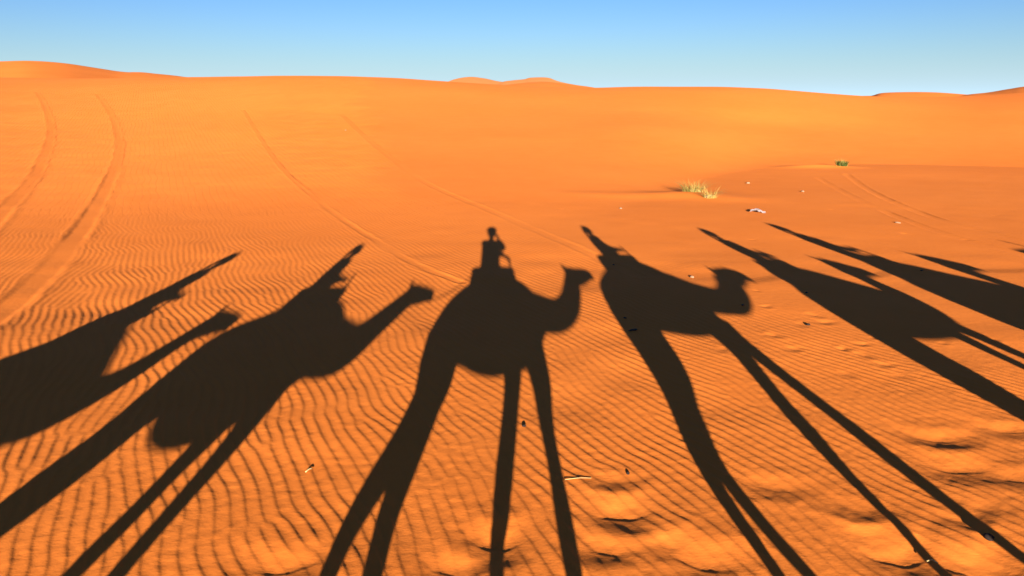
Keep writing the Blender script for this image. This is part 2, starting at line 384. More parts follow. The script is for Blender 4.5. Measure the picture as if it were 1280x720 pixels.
# ------------------------------------------------------------------ sand sheet (polar grid, finest where the relief is seen close up)
def build_ground():
    rs = [0.0, 0.6, 1.2, 1.8, 2.3]
    r = 2.6
    while r < 6500:
        rs.append(r)
        if r < 3.1: dr = 0.03
        elif r < 6.5: dr = 0.0155
        elif r < 12: dr = 0.0155 + (r - 6.5) / 5.5 * 0.014
        elif r < 26: dr = 0.0295
        elif r < 112: dr = 0.0295 + (r - 26) * 0.0052
        else: dr = (r - 112) * 0.06 + 0.45
        r += dr
    rs = np.array(rs)
    half = R(47.0); nf = 950
    a_f = np.linspace(-half, half, nf)
    a_s = half + (math.pi * 2 - 2 * half) * np.linspace(0, 1, 70)[1:-1]
    ang = np.concatenate([a_f, a_s]); na = len(ang); nr = len(rs)
    A, Rr = np.meshgrid(ang, rs[1:])
    x = (Rr * np.sin(A)).ravel(); y = (Rr * np.cos(A)).ravel()
    hh, mk = relief(x, y, True); z = macro(x, y) + hh; rr = np.hypot(x, y)
    mk = mk * sstep(20, 32, rr)
    co = np.empty(((nr-1) * na + 1, 3), np.float32); co[0] = (0, 0, 0)
    co[1:, 0] = x; co[1:, 1] = y; co[1:, 2] = z
    i = np.arange(nr - 2)[:, None]; j = np.arange(na)[None, :]; j2 = (j + 1) % na
    q = np.stack([1 + i*na + j + 0*j2, 1 + i*na + j2, 1 + (i+1)*na + j2, 1 + (i+1)*na + j], -1).reshape(-1, 4)[:, ::-1]
    tri = np.stack([np.zeros(na, int), 1 + (np.arange(na) + 1) % na, 1 + np.arange(na)], -1)
    me = bpy.data.meshes.new('sand_ground')
    me.vertices.add(len(co)); me.vertices.foreach_set('co', co.ravel())
    nl = q.size + tri.size; me.loops.add(nl); me.loops.foreach_set('vertex_index', np.concatenate([q.ravel(), tri.ravel()]).astype(np.int32))
    nfc = len(q) + len(tri); me.polygons.add(nfc)
    ls = np.concatenate([np.arange(len(q)) * 4, len(q) * 4 + np.arange(len(tri)) * 3]).astype(np.int32)
    me.polygons.foreach_set('loop_start', ls)
    me.update(calc_edges=True)
    at = me.attributes.new('far_ripple', 'FLOAT', 'POINT'); at.data.foreach_set('value', np.concatenate([[0.0], mk]).astype(np.float32))
    print('ground verts', len(co), 'rings', nr)
    o = mesh_obj('sand_ground', me, M_sand); setp(o, kind='structure')
build_ground()

# ------------------------------------------------------------------ far dunes: ridges with rounded backs, each its own distance
def far_dune(prof, dist, depth, m, base=-12, drop=6):
    """prof: (image x, image y) of the skyline; the ridge stands at dist metres and falls off before and behind"""
    P = catmull([(a, b) for a, b in prof], 6); rows = 15; V = []
    for k in range(rows):
        s = -1 + 2 * k / (rows - 1)
        for i, (px, py) in enumerate(P):
            ph, el = col_phi(px, py); d = dist + s * depth + 0.012 * depth * math.sin(i * 0.12 + s * 2)
            zt = CAM_H + el * dist
            V.append((d * math.sin(ph), d * math.cos(ph), zt - (s*s / (0.22 + abs(s))) * drop if abs(s) < 1 else base))
    n = len(P); Fc = [(k*n+i, k*n+i+1, (k+1)*n+i+1, (k+1)*n+i) for k in range(rows-1) for i in range(n-1)]
    me = bpy.data.meshes.new('far_dune'); me.from_pydata(V, [], Fc); me.update()
    o = mesh_obj('far_dune', me, m); setp(o, kind='structure')
far_dune([(-420, 110), (-250, 88), (-100, 80), (0, 76.5), (40, 76), (80, 79), (120, 85), (150, 89.5), (185, 92), (230, 96), (280, 101), (330, 108)], 320, 150, M_sand, -12, 16)
far_dune([(130, 104), (152, 92), (172, 90), (195, 92), (230, 96), (270, 104)], 360, 120, M_sand, -10, 10)
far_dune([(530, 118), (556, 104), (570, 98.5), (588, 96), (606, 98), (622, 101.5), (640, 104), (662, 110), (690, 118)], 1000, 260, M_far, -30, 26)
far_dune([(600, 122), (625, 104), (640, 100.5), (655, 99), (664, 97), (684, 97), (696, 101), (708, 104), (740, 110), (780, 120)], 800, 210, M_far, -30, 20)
far_dune([(590, 122), (625, 108), (655, 103.5), (680, 102), (700, 104), (740, 109), (790, 118)], 350, 140, M_sand, -14, 11)
far_dune([(1060, 128), (1090, 119.5), (1105, 116), (1140, 115), (1170, 115.5), (1200, 117.5), (1240, 121), (1280, 126)], 330, 120, M_sand, -14, 17)
far_dune([(1170, 128), (1205, 119), (1235, 115.5), (1262, 111), (1290, 107), (1380, 98), (1500, 104), (1620, 118)], 230, 100, M_sand, -12, 14)

# ------------------------------------------------------------------ camels
POSES = {
 'mid': dict(
  body=[(-.84,1.52,1.36,.09),(-.78,1.68,1.28,.17),(-.64,1.86,1.30,.26),(-.42,2.01,1.36,.31),(-.2,2.10,1.31,.35),(0,2.15,1.29,.37),(.2,2.14,1.31,.36),(.4,2.10,1.34,.31),(.56,2.02,1.42,.25),(.70,1.90,1.56,.17)],
  neck=[(.55,1.75,.22),(.72,1.74,.18),(.88,1.72,.16),(1.03,1.74,.14),(1.19,1.83,.13),(1.31,1.96,.12),(1.39,2.07,.115)],
  head=[(1.36,2.14,.115),(1.48,2.12,.125),(1.60,2.13,.105),(1.72,2.15,.08),(1.80,2.145,.05)],
  hind=[[(-.62,1.58,.23),(-.62,1.28,.19),(-.76,1.05,.115),(-.98,.82,.075),(-1.05,.68,.06),(-1.10,.40,.042),(-1.12,.16,.05),(-1.06,.05,.075)],
        [(-.62,1.58,.23),(-.62,1.28,.15),(-.685,1.05,.105),(-.76,.84,.082),(-.74,.66,.062),(-.68,.38,.042),(-.65,.16,.05),(-.60,.05,.075)]],
  fore=[[(.24,1.45,.13),(.22,1.28,.10),(.175,1.12,.08),(.09,.90,.074),(.045,.78,.062),(.0,.62,.045),(-.06,.35,.04),(-.12,.14,.05),(-.08,.05,.08)],
        [(.50,1.50,.15),(.53,1.30,.11),(.51,1.12,.072),(.515,.98,.06),(.515,.82,.068),(.515,.66,.047),(.52,.35,.04),(.53,.14,.05),(.57,.05,.08)]],
  seat=(-.38,.42,2.225)),
 'left': dict(
  body=[(-1.0,1.68,1.50,.09),(-.95,1.77,1.42,.17),(-.82,1.85,1.34,.26),(-.6,1.93,1.33,.30),(-.4,2.02,1.24,.34),(-.2,2.08,1.21,.36),(0,2.09,1.23,.36),(.2,2.07,1.28,.33),(.36,2.03,1.36,.28),(.52,1.92,1.48,.20)],
  neck=[(.4,1.72,.22),(.6,1.685,.20),(.8,1.675,.178),(.92,1.725,.16),(1.03,1.82,.14),(1.14,1.92,.13),(1.25,2.02,.12),(1.31,2.08,.11)],
  head=[(1.28,2.12,.115),(1.40,2.11,.12),(1.52,2.11,.10),(1.62,2.11,.08),(1.70,2.10,.055)],
  hind=[[(-.76,1.55,.22),(-.80,1.26,.18),(-.90,1.08,.14),(-1.04,.85,.085),(-1.10,.70,.06),(-1.15,.40,.042),(-1.18,.16,.05),(-1.12,.05,.075)],
        [(-.76,1.55,.22),(-.78,1.26,.18),(-.86,1.06,.13),(-.97,.84,.08),(-.96,.66,.06),(-.88,.38,.042),(-.84,.16,.05),(-.79,.05,.075)]],
  fore=[[(.10,1.45,.14),(.09,1.27,.105),(.04,1.12,.078),(.02,1.02,.072),(-.03,.90,.068),(-.07,.74,.05),(-.13,.4,.04),(-.18,.14,.05),(-.14,.05,.08)],
        [(.34,1.48,.14),(.34,1.30,.105),(.30,1.12,.075),(.265,.98,.066),(.245,.84,.066),(.24,.66,.047),(.24,.35,.04),(.24,.14,.05),(.28,.05,.08)]],
  seat=(-.52,.25,2.17)),
 'low': dict(
  body=[(-1.0,1.50,1.32,.09),(-.92,1.63,1.26,.17),(-.76,1.71,1.22,.25),(-.58,1.82,1.22,.30),(-.4,1.94,1.18,.34),(-.2,2.0,1.16,.36),(0,1.98,1.16,.35),(.2,1.92,1.18,.33),(.36,1.85,1.22,.28),(.55,1.74,1.34,.20)],
  neck=[(.35,1.60,.24),(.55,1.54,.20),(.72,1.49,.17),(.88,1.52,.15),(1.0,1.63,.135),(1.06,1.76,.12),(1.10,1.88,.11),(1.13,1.96,.105)],
  head=[(1.07,1.97,.10),(1.19,1.955,.12),(1.31,1.965,.10),(1.41,1.965,.08),(1.48,1.95,.055)],
  hind=[[(-.76,1.42,.22),(-.78,1.2,.18),(-.88,1.0,.13),(-1.04,.82,.08),(-1.10,.68,.06),(-1.15,.40,.042),(-1.18,.16,.05),(-1.12,.05,.075)],
        [(-.76,1.42,.22),(-.76,1.2,.17),(-.80,1.0,.12),(-.88,.82,.08),(-.86,.66,.06),(-.8,.38,.042),(-.77,.16,.05),(-.72,.05,.075)]],
  fore=[[(.10,1.4,.14),(.09,1.22,.105),(.04,1.08,.078),(.0,.9,.07),(-.07,.74,.05),(-.13,.4,.04),(-.18,.14,.05),(-.14,.05,.08)],
        [(.34,1.4,.14),(.36,1.22,.105),(.34,1.05,.075),(.33,.84,.066),(.34,.66,.047),(.36,.35,.04),(.38,.14,.05),(.42,.05,.08)]],
  seat=(-.54,.10,2.05)),
 'right': dict(
  body=[(-.68,1.72,1.50,.09),(-.64,1.82,1.40,.17),(-.52,1.94,1.36,.26),(-.3,2.06,1.43,.31),(-.08,2.14,1.41,.35),(.12,2.2,1.39,.37),(.3,2.2,1.38,.36),(.46,2.17,1.39,.31),(.62,2.09,1.42,.26),(.78,1.96,1.52,.18)],
  neck=[(.68,1.80,.23),(.88,1.74,.185),(1.04,1.71,.16),(1.2,1.69,.145),(1.35,1.73,.135),(1.5,1.81,.13),(1.62,1.90,.125)],
  head=[(1.62,1.96,.12),(1.74,1.96,.13),(1.88,1.99,.11),(1.99,1.99,.085),(2.08,1.96,.055)],
  hind=[[(-.42,1.62,.24),(-.44,1.28,.22),(-.54,1.0,.135),(-.67,.80,.08),(-.68,.68,.060),(-.62,.50,.044),(-.54,.2,.05),(-.48,.05,.075)],
        [(-.42,1.62,.24),(-.40,1.28,.19),(-.51,1.02,.11),(-.57,.82,.068),(-.50,.66,.050),(-.40,.52,.044),(-.30,.2,.05),(-.22,.05,.075)]],
  fore=[[(.52,1.55,.16),(.56,1.30,.115),(.50,1.06,.085),(.46,.90,.086),(.43,.78,.068),(.425,.66,.047),(.42,.40,.04),(.38,.14,.05),(.42,.05,.08)],
        [(.70,1.52,.16),(.74,1.32,.10),(.86,1.05,.078),(.93,.88,.084),(.98,.73,.062),(1.05,.60,.046),(1.13,.36,.04),(1.18,.14,.05),(1.23,.05,.08)]],
  seat=(-.30,.46,2.27)),
 'upright': dict(
  body=[(-.70,1.70,1.46,.09),(-.66,1.80,1.38,.17),(-.56,1.90,1.36,.26),(-.42,2.02,1.38,.31),(-.26,2.09,1.36,.35),(-.1,2.11,1.34,.37),(.10,2.07,1.33,.36),(.24,2.03,1.33,.34),(.42,1.94,1.33,.30),(.6,1.85,1.36,.25),(.76,1.76,1.44,.18)],
  neck=[(.60,1.60,.23),(.76,1.57,.19),(.88,1.63,.16),(.95,1.76,.14),(.95,1.90,.125),(.91,2.02,.115)],
  head=[(.88,2.07,.12),(1.01,2.04,.125),(1.14,1.99,.11),(1.26,1.96,.08),(1.34,1.95,.055)],
  hind=[[(-.46,1.62,.24),(-.46,1.30,.20),(-.48,1.08,.13),(-.52,.84,.08),(-.50,.66,.06),(-.46,.38,.042),(-.44,.16,.05),(-.39,.05,.075)],
        [(-.44,1.62,.24),(-.40,1.30,.19),(-.38,1.08,.12),(-.40,.86,.078),(-.38,.66,.06),(-.34,.38,.042),(-.31,.16,.05),(-.26,.05,.075)]],
  fore=[[(.50,1.50,.14),(.52,1.30,.105),(.55,1.1,.075),(.60,.90,.07),(.62,.72,.05),(.64,.38,.04),(.62,.14,.05),(.66,.05,.08)],
        [(.66,1.50,.14),(.72,1.32,.10),(.80,1.1,.075),(.88,.90,.07),(.92,.72,.05),(.97,.38,.04),(1.0,.14,.05),(1.04,.05,.08)]],
  seat=(-.54,.10,2.18)),
}
GROUP_C = 'camels walking in a line behind the camera'
def make_camel(pose, loc, rz, fur, blanket, label):
    P = POSES[pose]; t = empty('camel', loc, label, 'camel', GROUP_C, rz)
    bm = bmesh.new()
    B = catmull([(x, (a+b)/2, (a-b)/2, w_) for x, a, b, w_ in P['body']], 4); rings = []
    for x, c, h, w_ in B:
        rings.append([bm.verts.new((x, math.sin(q)*w_, c + math.cos(q)*h)) for q in [2*math.pi*k/20 for k in range(20)]])
    for A_, B_ in zip(rings, rings[1:]):
        for k in range(20): bm.faces.new((A_[k], A_[(k+1)%20], B_[(k+1)%20], B_[k]))
    bm.faces.new(rings[0][::-1]); bm.faces.new(rings[-1])
    tube(bm, [(x, 0, z, r_) for x, z, r_ in P['neck']], 14, 4, 0.78, (0, 1, 0))
    H_ = P['head']; tube(bm, [(x, 0, z, r_) for x, z, r_ in H_], 14, 4, 0.72, (0, 1, 0))
    hx, hz = H_[0][0], H_[0][1]; nx, nz = H_[-1][0], H_[-1][1]
    blob(bm, (hx+.06, 0, hz), (.10, .085, .115))
    for s in (-1, 1):
        tube(bm, [(hx+.02, s*.065, hz+.07, .03), (hx-.015, s*.10, hz+.12, .026), (hx-.04, s*.115, hz+.165, .008)], 8, 3)
        blob(bm, (hx+.16, s*.075, hz+.055), (.035, .02, .022), sub=2)          # brow
        blob(bm, (nx-.03, s*.028, nz+.022), (.025, .014, .014), sub=2)         # nostril wing
    blob(bm, (nx-.035, 0, nz-.045), (.05, .04, .03), sub=2)                     # drooping lip
    for i, L in enumerate(P['hind']):
        s = 1 if i == 0 else -1; wd = [.13, .155, .15, .13, .125, .12, .12, .12]
        tube(bm, [(x, s*wd[min(k, 7)], z, r_) for k, (x, z, r_) in enumerate(L)], 12, 4, .85)
        fx, fz, _ = L[-1]; blob(bm, (fx+.03, s*.12, .045), (.11, .085, .045), sub=2)
    for i, L in enumerate(P['fore']):
        s = 1 if i == 0 else -1
        tube(bm, [(x, s*(.17 if k else .15), z, r_) for k, (x, z, r_) in enumerate(L)], 12, 4, .9)
        fx, fz, _ = L[-1]; blob(bm, (fx+.03, s*.17, .045), (.12, .095, .045), sub=2)
    mesh_obj('body', fuse(bm, 'camel_body', .021, 4), fur, t)
    # tail hanging close behind the thighs
    bx, bz = P['body'][1][0], P['body'][1][1]
    bm = bmesh.new(); tube(bm, [(bx+.02, 0, bz-.06, .035), (bx-.03, .01, bz-.25, .026), (bx-.01, .02, bz-.48, .018), (bx+.02, .02, bz-.66, .03), (bx+.03, .02, bz-.78, .008)], 10, 4)
    mesh_obj('tail', bm_mesh(bm, 'tail'), M_wool, t)
    for s in (-1, 1):
        bm = bmesh.new(); blob(bm, (hx+.155, s*.088, hz+.035), (.018, .012, .018), sub=2); mesh_obj('eye', bm_mesh(bm, 'eye'), M_eye, t)
    # saddle blankets: draped over the hump, folded edge hanging down both flanks
    x0, x1, zs = P['seat']; bm = bmesh.new(); nxs, nys = 22, 30; grid = []
    bodyx = [b[0] for b in P['body']]
    for i in range(nxs + 1):
        x = x0 + (x1 - x0) * i / nxs
        top = zs - .085*abs(2*i/nxs - 1)**3.5 ; bt = np.interp(x, bodyx, [b[1] for b in P['body']]); bb = np.interp(x, bodyx, [b[2] for b in P['body']]); bw = np.interp(x, bodyx, [b[3] for b in P['body']])
        row = []
        for j in range(nys + 1):
            q = -1 + 2*j/nys; ang = q * 1.62
            cz = (bt+bb)/2 + .02; hh = top - cz
            row.append(bm.verts.new((x, math.sin(ang)*(bw+.045) + .008*math.sin(i*1.3), cz + math.cos(ang)*hh + .006*math.sin(i*.9+j) - (.02*math.sin(i*2.1) if abs(q) > .95 else 0))))
        grid.append(row)
    for i in range(nxs):
        for j in range(nys): bm.faces.new((grid[i][j], grid[i+1][j], grid[i+1][j+1], grid[i][j+1]))
    g = bmesh.ops.solidify(bm, geom=bm.faces[:], thickness=.03)
    mesh_obj('saddle_blanket', bm_mesh(bm, 'saddle_blanket'), blanket, t)
    # padded roll round the hump and iron handle at the front
    bm = bmesh.new(); cx = (x0+x1)/2; rx = (x1-x0)/2 - .05
    tube(bm, [(cx + rx*math.cos(q), .20*math.sin(q), zs - .03 - .02*math.sin(q)**2, .05) for q in [2*math.pi*k/24 for k in range(25)]], 10, 1, side=(0, 0, 1))
    mesh_obj('saddle_pad', bm_mesh(bm, 'saddle_pad'), M_blk2 if blanket is M_blk else M_blk, t)
    hxx = x1 - .09; bm = bmesh.new()
    tube(bm, [(hxx+.05, -.13, zs-.08, .011), (hxx+.02, -.12, zs+.06, .011), (hxx-.0, -.10, zs+.16, .012), (hxx-.01, 0, zs+.185, .013), (hxx-.0, .10, zs+.16, .012), (hxx+.02, .12, zs+.06, .011), (hxx+.05, .13, zs-.08, .011)], 8, 4, side=(1, 0, 0))
    mesh_obj('saddle_handle', bm_mesh(bm, 'saddle_handle'), M_metal, t)
    # halter: band round muzzle and behind the jaw
    bm = bmesh.new()
    for k, ex in ((2, .012), (1, .012)):
        x, z, r_ = H_[k]; tube(bm, [(x+.02*math.cos(q), math.sin(q)*(r_*.72+ex), z + math.cos(q)*(r_+ex), .008) for q in [2*math.pi*n_/16 for n_ in range(17)]], 6, 1, side=(1, 0, 0))
    mesh_obj('halter', bm_mesh(bm, 'halter'), M_rope, t)
    return t
def on(x, y): return (x, y, -TAU * y)
r14 = R(14)
camels = [
 make_camel('mid', on(0, -.3), 0, M_fur, M_blk, 'brown camel with striped blanket right under the camera, shadow in the picture centre'),
 make_camel('left', on(-2.6, -1.6), 0, M_fur2, M_blk2, 'pale camel with neck stretched forward, whose shadow falls just left of the centre one'),
 make_camel('low', on(-5.0, -2.3), 0, M_fur3, M_blk, 'dark camel last in line whose shadow is cut by the left edge'),
 make_camel('right', on(2.4, .7), 0, M_fur, M_blk2, 'brown camel with head lowered in mid stride, first to the right of the centre one'),
 make_camel('upright', on(5.1+.5*math.cos(r14), .7+.5*math.sin(r14)), r14, M_fur2, M_blk, 'pale camel with neck held upright, second to the right of the centre one'),
 make_camel('upright', on(7.5+.27*math.cos(r14), 1.2+.27*math.sin(r14)), r14, M_fur3, M_blk2, 'dark camel with upright neck, third to the right of the centre one'),
 make_camel('upright', on(11.5, 1.95), r14, M_fur, M_blk, 'riderless brown camel with upright neck at the far right end of the line'),
]

# ------------------------------------------------------------------ riders
def hand(bm, w0, d, up, s=1.0, curl=0.9):
    """palm with four bent fingers and a thumb; w0 wrist, d pointing direction, up = back of the hand"""
    d = Vector(d).normalized(); up = Vector(up); up = (up - d*up.dot(d)).normalized(); sd_ = d.cross(up); w0 = Vector(w0)
    tube(bm, [(*w0, .026*s), (*(w0+d*.04*s), .034*s), (*(w0+d*.085*s), .034*s)], 10, 2, 1.0)
    for k, (o_, ln) in enumerate(((-.027, .062), (-.009, .072), (.009, .068), (.026, .054))):
        b = w0 + d*.08*s + sd_*o_*s; p1 = b + (d*math.cos(.3) - up*math.sin(.3))*ln*.45*s; p2 = p1 + (d*math.cos(curl) - up*math.sin(curl))*ln*.35*s; p3 = p2 + (d*math.cos(curl*1.9) - up*math.sin(curl*1.9))*ln*.3*s
        tube(bm, [(*b, .0105*s), (*p1, .0098*s), (*p2, .009*s), (*p3, .0075*s)], 8, 2)
    b = w0 + d*.025*s - sd_*.026*s; p1 = b + (d*.5 - sd_*.75 - up*.3).normalized()*.04*s; p2 = p1 + (d*.85 - sd_*.2 - up*.5).normalized()*.034*s
    tube(bm, [(*b, .014*s), (*p1, .012*s), (*p2, .009*s)], 8, 2)

def make_person(loc, rz, label, arms, face, jacket, trousers, scarf, hat, s=1.0, lean=0.0, wide=False, torso_w=.19):
    """seated astride; origin at the seat; +X is the way the camel walks; face = heading of face and chest"""
    t = empty('person', loc, label, 'person', 'riders sitting on the camels', rz); t.scale = (s, s, s)
    c, sn = math.cos(face), math.sin(face); TW = torso_w / .19
    def fr(fwd, left, z): return (fwd*c - left*sn + lean*z, fwd*sn + left*c, z)
    legs = []
    for sg in (-1, 1): legs.append([(0, sg*.10, .03, .095), (.16, sg*.28, -.01, .085), (.30, sg*.40, -.12, .066), (.27, sg*.44, -.25, .055), (.22, sg*.45, -.46, .038)])
    tor = [fr(0, 0, .03)+(.14,), fr(0, 0, .16)+(.135,), fr(-.01, 0, .32)+(.14,), fr(0, 0, .49)+(.14,), fr(.0, 0, .575)+(.075,)]
    def torso(bm, e=0.0):
        tube(bm, [(x, y, z, r_*TW+e) for x, y, z, r_ in tor], 16, 3, 1.28, (-sn, c, 0))
    # body: one continuous skin
    bm = bmesh.new(); torso(bm); hd = Vector(fr(.03, 0, .72))
    tube(bm, [fr(0, 0, .50)+(.062,), fr(.005, 0, .58)+(.052,), fr(.015, 0, .66)+(.055,)], 12, 2)
    rot = Matrix.Rotation(face, 3, 'Z')
    blob(bm, hd, (.098, .078, .118), rot); blob(bm, Vector(fr(.045, 0, .655)), (.06, .055, .05), rot)
    tube(bm, [fr(.12, 0, .745)+(.012,), fr(.145, 0, .71)+(.017,), fr(.125, 0, .692)+(.016,)], 8, 2)         # nose
    tube(bm, [fr(.108, -.026, .667)+(.008,), fr(.122, 0, .669)+(.011,), fr(.108, .026, .667)+(.008,)], 8, 2)  # lips
    for sg in (-1, 1): blob(bm, Vector(fr(.02, sg*.082, .715)), (.028, .012, .034), rot, 2)
    for A_ in arms:
        tube(bm, [(*p, r_) for p, r_ in zip(A_['pts'], A_['r'])], 12, 3)
        hand(bm, A_['pts'][-1], A_['dir'], A_['up'], 1.0, A_.get('curl', .9))
    for L in legs:
        tube(bm, L, 12, 3); x, y, z, _ = L[-1]; tube(bm, [(x-.03, y, z-.06, .038), (x+.08, y, z-.075, .042), (x+.19, y, z-.09, .03)], 10, 3)
    tube(bm, [(0, -.10, .05, .095), (0, 0, .03, .11), (0, .10, .05, .095)], 12, 2)
    mesh_obj('body', fuse(bm, 'person_body', .0125, 2, .5), M_skin, t)
    bm = bmesh.new(); torso(bm, .022)
    for sg in (-1, 1): blob(bm, Vector(fr(0, sg*.155*TW, .515)), (.075, .075*TW, .07))
    for A_ in arms: n = len(A_['pts']); tube(bm, [(*p, r_+.016) for p, r_ in list(zip(A_['pts'], A_['r']))[:-1]] + [(*(Vector(A_['pts'][-1])*.85 + Vector(A_['pts'][-2])*.15), .042)], 12, 3)
    tube(bm, [fr(0, 0, .50)+(.085,), fr(.0, 0, .575)+(.068,)], 12, 2)
    if wide: tube(bm, [fr(0, 0, .40)+(.15,), fr(-.02, 0, .2)+(.17,), fr(-.02, 0, .02)+(.20,)], 16, 3, 1.15, (-sn, c, 0))
    mesh_obj('jacket', fuse(bm, 'jacket', .016, 2, .5), jacket, t)
    bm = bmesh.new(); tube(bm, [(0, -.12, .05, .11), (0, 0, .03, .13), (0, .12, .05, .11)], 12, 2)
    for L in legs: tube(bm, [(x, y, z, r_+.018) for x, y, z, r_ in L[:-1]] + [(L[-1][0], L[-1][1], L[-1][2]+.03, .058)], 12, 3)
    mesh_obj('trousers', fuse(bm, 'trousers', .02, 2, .5), trousers, t)
    for L in legs:
        x, y, z, _ = L[-1]; bm = bmesh.new(); tube(bm, [(x-.045, y, z-.065, .045), (x+.0, y, z-.06, .052), (x+.09, y, z-.085, .048), (x+.20, y, z-.098, .036), (x+.225, y, z-.10, .02)], 12, 3)
        tube(bm, [(x, y, z+.01, .048), (x, y, z-.06, .05)], 12, 1); mesh_obj('shoe', fuse(bm, 'shoe', .012, 2), M_shoe, t)
    for sg in (-1, 1):
        bm = bmesh.new(); blob(bm, Vector(fr(.112, sg*.032, .728)), (.012, .014, .009), rot, 2); mesh_obj('eye', bm_mesh(bm, 'eye'), M_eye, t)
    bm = bmesh.new(); blob(bm, Vector(fr(.012, 0, .745)), (.104, .088, .108), rot); me = bm_mesh(bm, 'hair')
    bm = bmesh.new(); bm.from_mesh(me)
    dv = [v for v in bm.verts if (v.co - Vector(fr(.10, 0, .70))).dot(Vector((c, sn, -.35))) > -.028]
    bmesh.ops.delete(bm, geom=dv, context='VERTS'); mesh_obj('hair', bm_mesh(bm, 'hair'), M_hair, t)
    if hat == 'turban':
        bm = bmesh.new()
        for k in range(4):
            zz = .775 + .024*k; rr = .100 - .012*k
            tube(bm, [fr(.015 + rr*1.05*math.cos(q), rr*.92*math.sin(q), zz + .018*math.sin(q + k*1.9)) + (.026,) for q in [2*math.pi*n_/20 for n_ in range(21)]], 8, 1, side=(0, 0, 1))
        blob(bm, Vector(fr(.01, 0, .83)), (.08, .07, .05), rot); tube(bm, [fr(-.09, .02, .77)+(.03,), fr(-.11, .03, .66)+(.035,), fr(-.12, .04, .52)+(.03,)], 10, 3)
        mesh_obj('turban', bm_mesh(bm, 'turban'), scarf, t)
    elif hat == 'hat':
        bm = bmesh.new(); blob(bm, Vector(fr(.015, 0, .80)), (.128, .118, .088), rot); mesh_obj('hat', bm_mesh(bm, 'hat'), scarf, t)
        bm = bmesh.new(); tube(bm, [fr(.015, 0, .790)+(.138,), fr(.015, 0, .797)+(.136,)], 28, 1, .92, (-sn, c, 0)); o = mesh_obj('hat_brim', bm_mesh(bm, 'hat_brim'), scarf, t)
    return t

def A(pts, dir, up, r=(.062, .052, .044, .03), curl=.9): return dict(pts=pts, dir=dir, up=up, r=r, curl=curl)
# the photographer twists left to face the shadows: right hand lifts the phone, the other holds the saddle handle
ph_arms = [A([(.15, .0, .54), (.262, .06, .42), (.225, .16, .48), (.175, .225, .545)], (-.18, .10, .95), (.8, .5, 0), curl=1.0),
           A([(-.10, .0, .53), (-.06, .13, .37), (.12, .16, .33), (.29, .08, .27)], (.85, -.3, -.45), (.2, 0, 1))]
make_person((-.04, -.30, 2.14), 0, 'photographer in navy jacket and brimmed hat on the centre camel, holding up a phone', ph_arms, R(90), M_jack[0], M_trs, M_scarf[2], 'hat', s=1.055, lean=.05, torso_w=.165)
def ride(dx, z=.20): return [A([(.0, sg*.19, .52), (.07, sg*.25, .32), (dx*.6, sg*.16, .20), (dx, sg*.09, z)], (1, -sg*.2, -.1), (0, 0, 1)) for sg in (-1, 1)]
def seat_on(c_, x, z): 
    a = c_.rotation_euler.z; return (c_.location.x + x*math.cos(a), c_.location.y + x*math.sin(a), c_.location.z + z)
make_person(seat_on(camels[1], -.29, 2.13), 0, 'rider in white shirt and blue turban on the pale camel left of centre', ride(.36), 0, M_jack[1], M_trs2, M_scarf[0], 'turban', s=.83, lean=.06)
make_person(seat_on(camels[2], -.30, 2.02), 0, 'rider in red jacket and white turban on the last, dark camel', ride(.36), 0, M_jack[2], M_trs, M_scarf[2], 'turban', s=.90, lean=.10, wide=True)
make_person(seat_on(camels[3], -.03, 2.24), 0, 'rider in olive jacket and orange turban on the striding camel right of centre', ride(.36), 0, M_jack[3], M_trs, M_scarf[1], 'turban', s=.78, lean=-.10)
make_person(seat_on(camels[4], -.28, 2.12), r14, 'rider in blue robe leaning back on the pale camel with upright neck', ride(.34), 0, M_jack[4], M_trs2, M_scarf[3], 'turban', s=.84, lean=-.16)
make_person(seat_on(camels[5], -.40, 2.14), r14, 'rider in grey fleece leaning far back on the dark camel third to the right', ride(.34), 0, M_jack[5], M_trs, M_scarf[0], 'turban', s=.90, lean=-.26)

# phone held in front of the face; the picture is taken through its lens
t = empty('smartphone', (0, -.012, CAM_H), 'black phone held up sideways by the photographer on the centre camel', 'phone')
bm = bmesh.new(); bmesh.ops.create_cube(bm, size=1, matrix=Matrix.Translation((.045, 0, -.02)) @ Matrix.Diagonal((.148, .008, .071, 1)))
bmesh.ops.bevel(bm, geom=bm.edges[:], offset=.003, segments=2, affect='EDGES'); mesh_obj('case', bm_mesh(bm, 'case'), M_phone, t)
bm = bmesh.new(); bmesh.ops.create_cone(bm, cap_ends=True, segments=20, radius1=.006, radius2=.006, depth=.003, matrix=Matrix.Translation((0, .0055, 0)) @ Matrix.Rotation(R(90), 4, 'X')); mesh_obj('lens', bm_mesh(bm, 'lens'), M_glass, t)

# lead ropes from each nose to the saddle of the camel before it
def lead(a, pa, b, pb, sag, label):
    P0 = Vector(seat_on(a, *pa)); P1 = Vector(seat_on(b, *pb)); bm = bmesh.new()
    tube(bm, [(*(P0.lerp(P1, k/8) - Vector((0, 0, sag*4*(k/8)*(1-k/8)))), .009) for k in range(9)], 6, 2)
    o = mesh_obj('lead_rope', bm_mesh(bm, 'lead_rope'), M_rope); setp(o, label, 'rope', 'lead ropes between the camels')
lead(camels[2], (1.36, 1.93), camels[1], (-.55, 2.0), .30, 'fibre rope from the last, dark camel to the pale one before it')
lead(camels[1], (1.62, 2.05), camels[0], (-.40, 2.1), .05, 'fibre rope from the pale camel to the centre camel')
lead(camels[3], (1.98, 1.92), camels[4], (-.35, 2.0), .02, 'fibre rope from the striding camel to the pale upright one')
lead(camels[4], (1.28, 1.90), camels[5], (-.35, 2.0), .02, 'fibre rope between the two camels with upright necks nearest the centre')
lead(camels[5], (1.28, 1.90), camels[6], (-.35, 2.0), .06, 'fibre rope to the camel at the far right end')

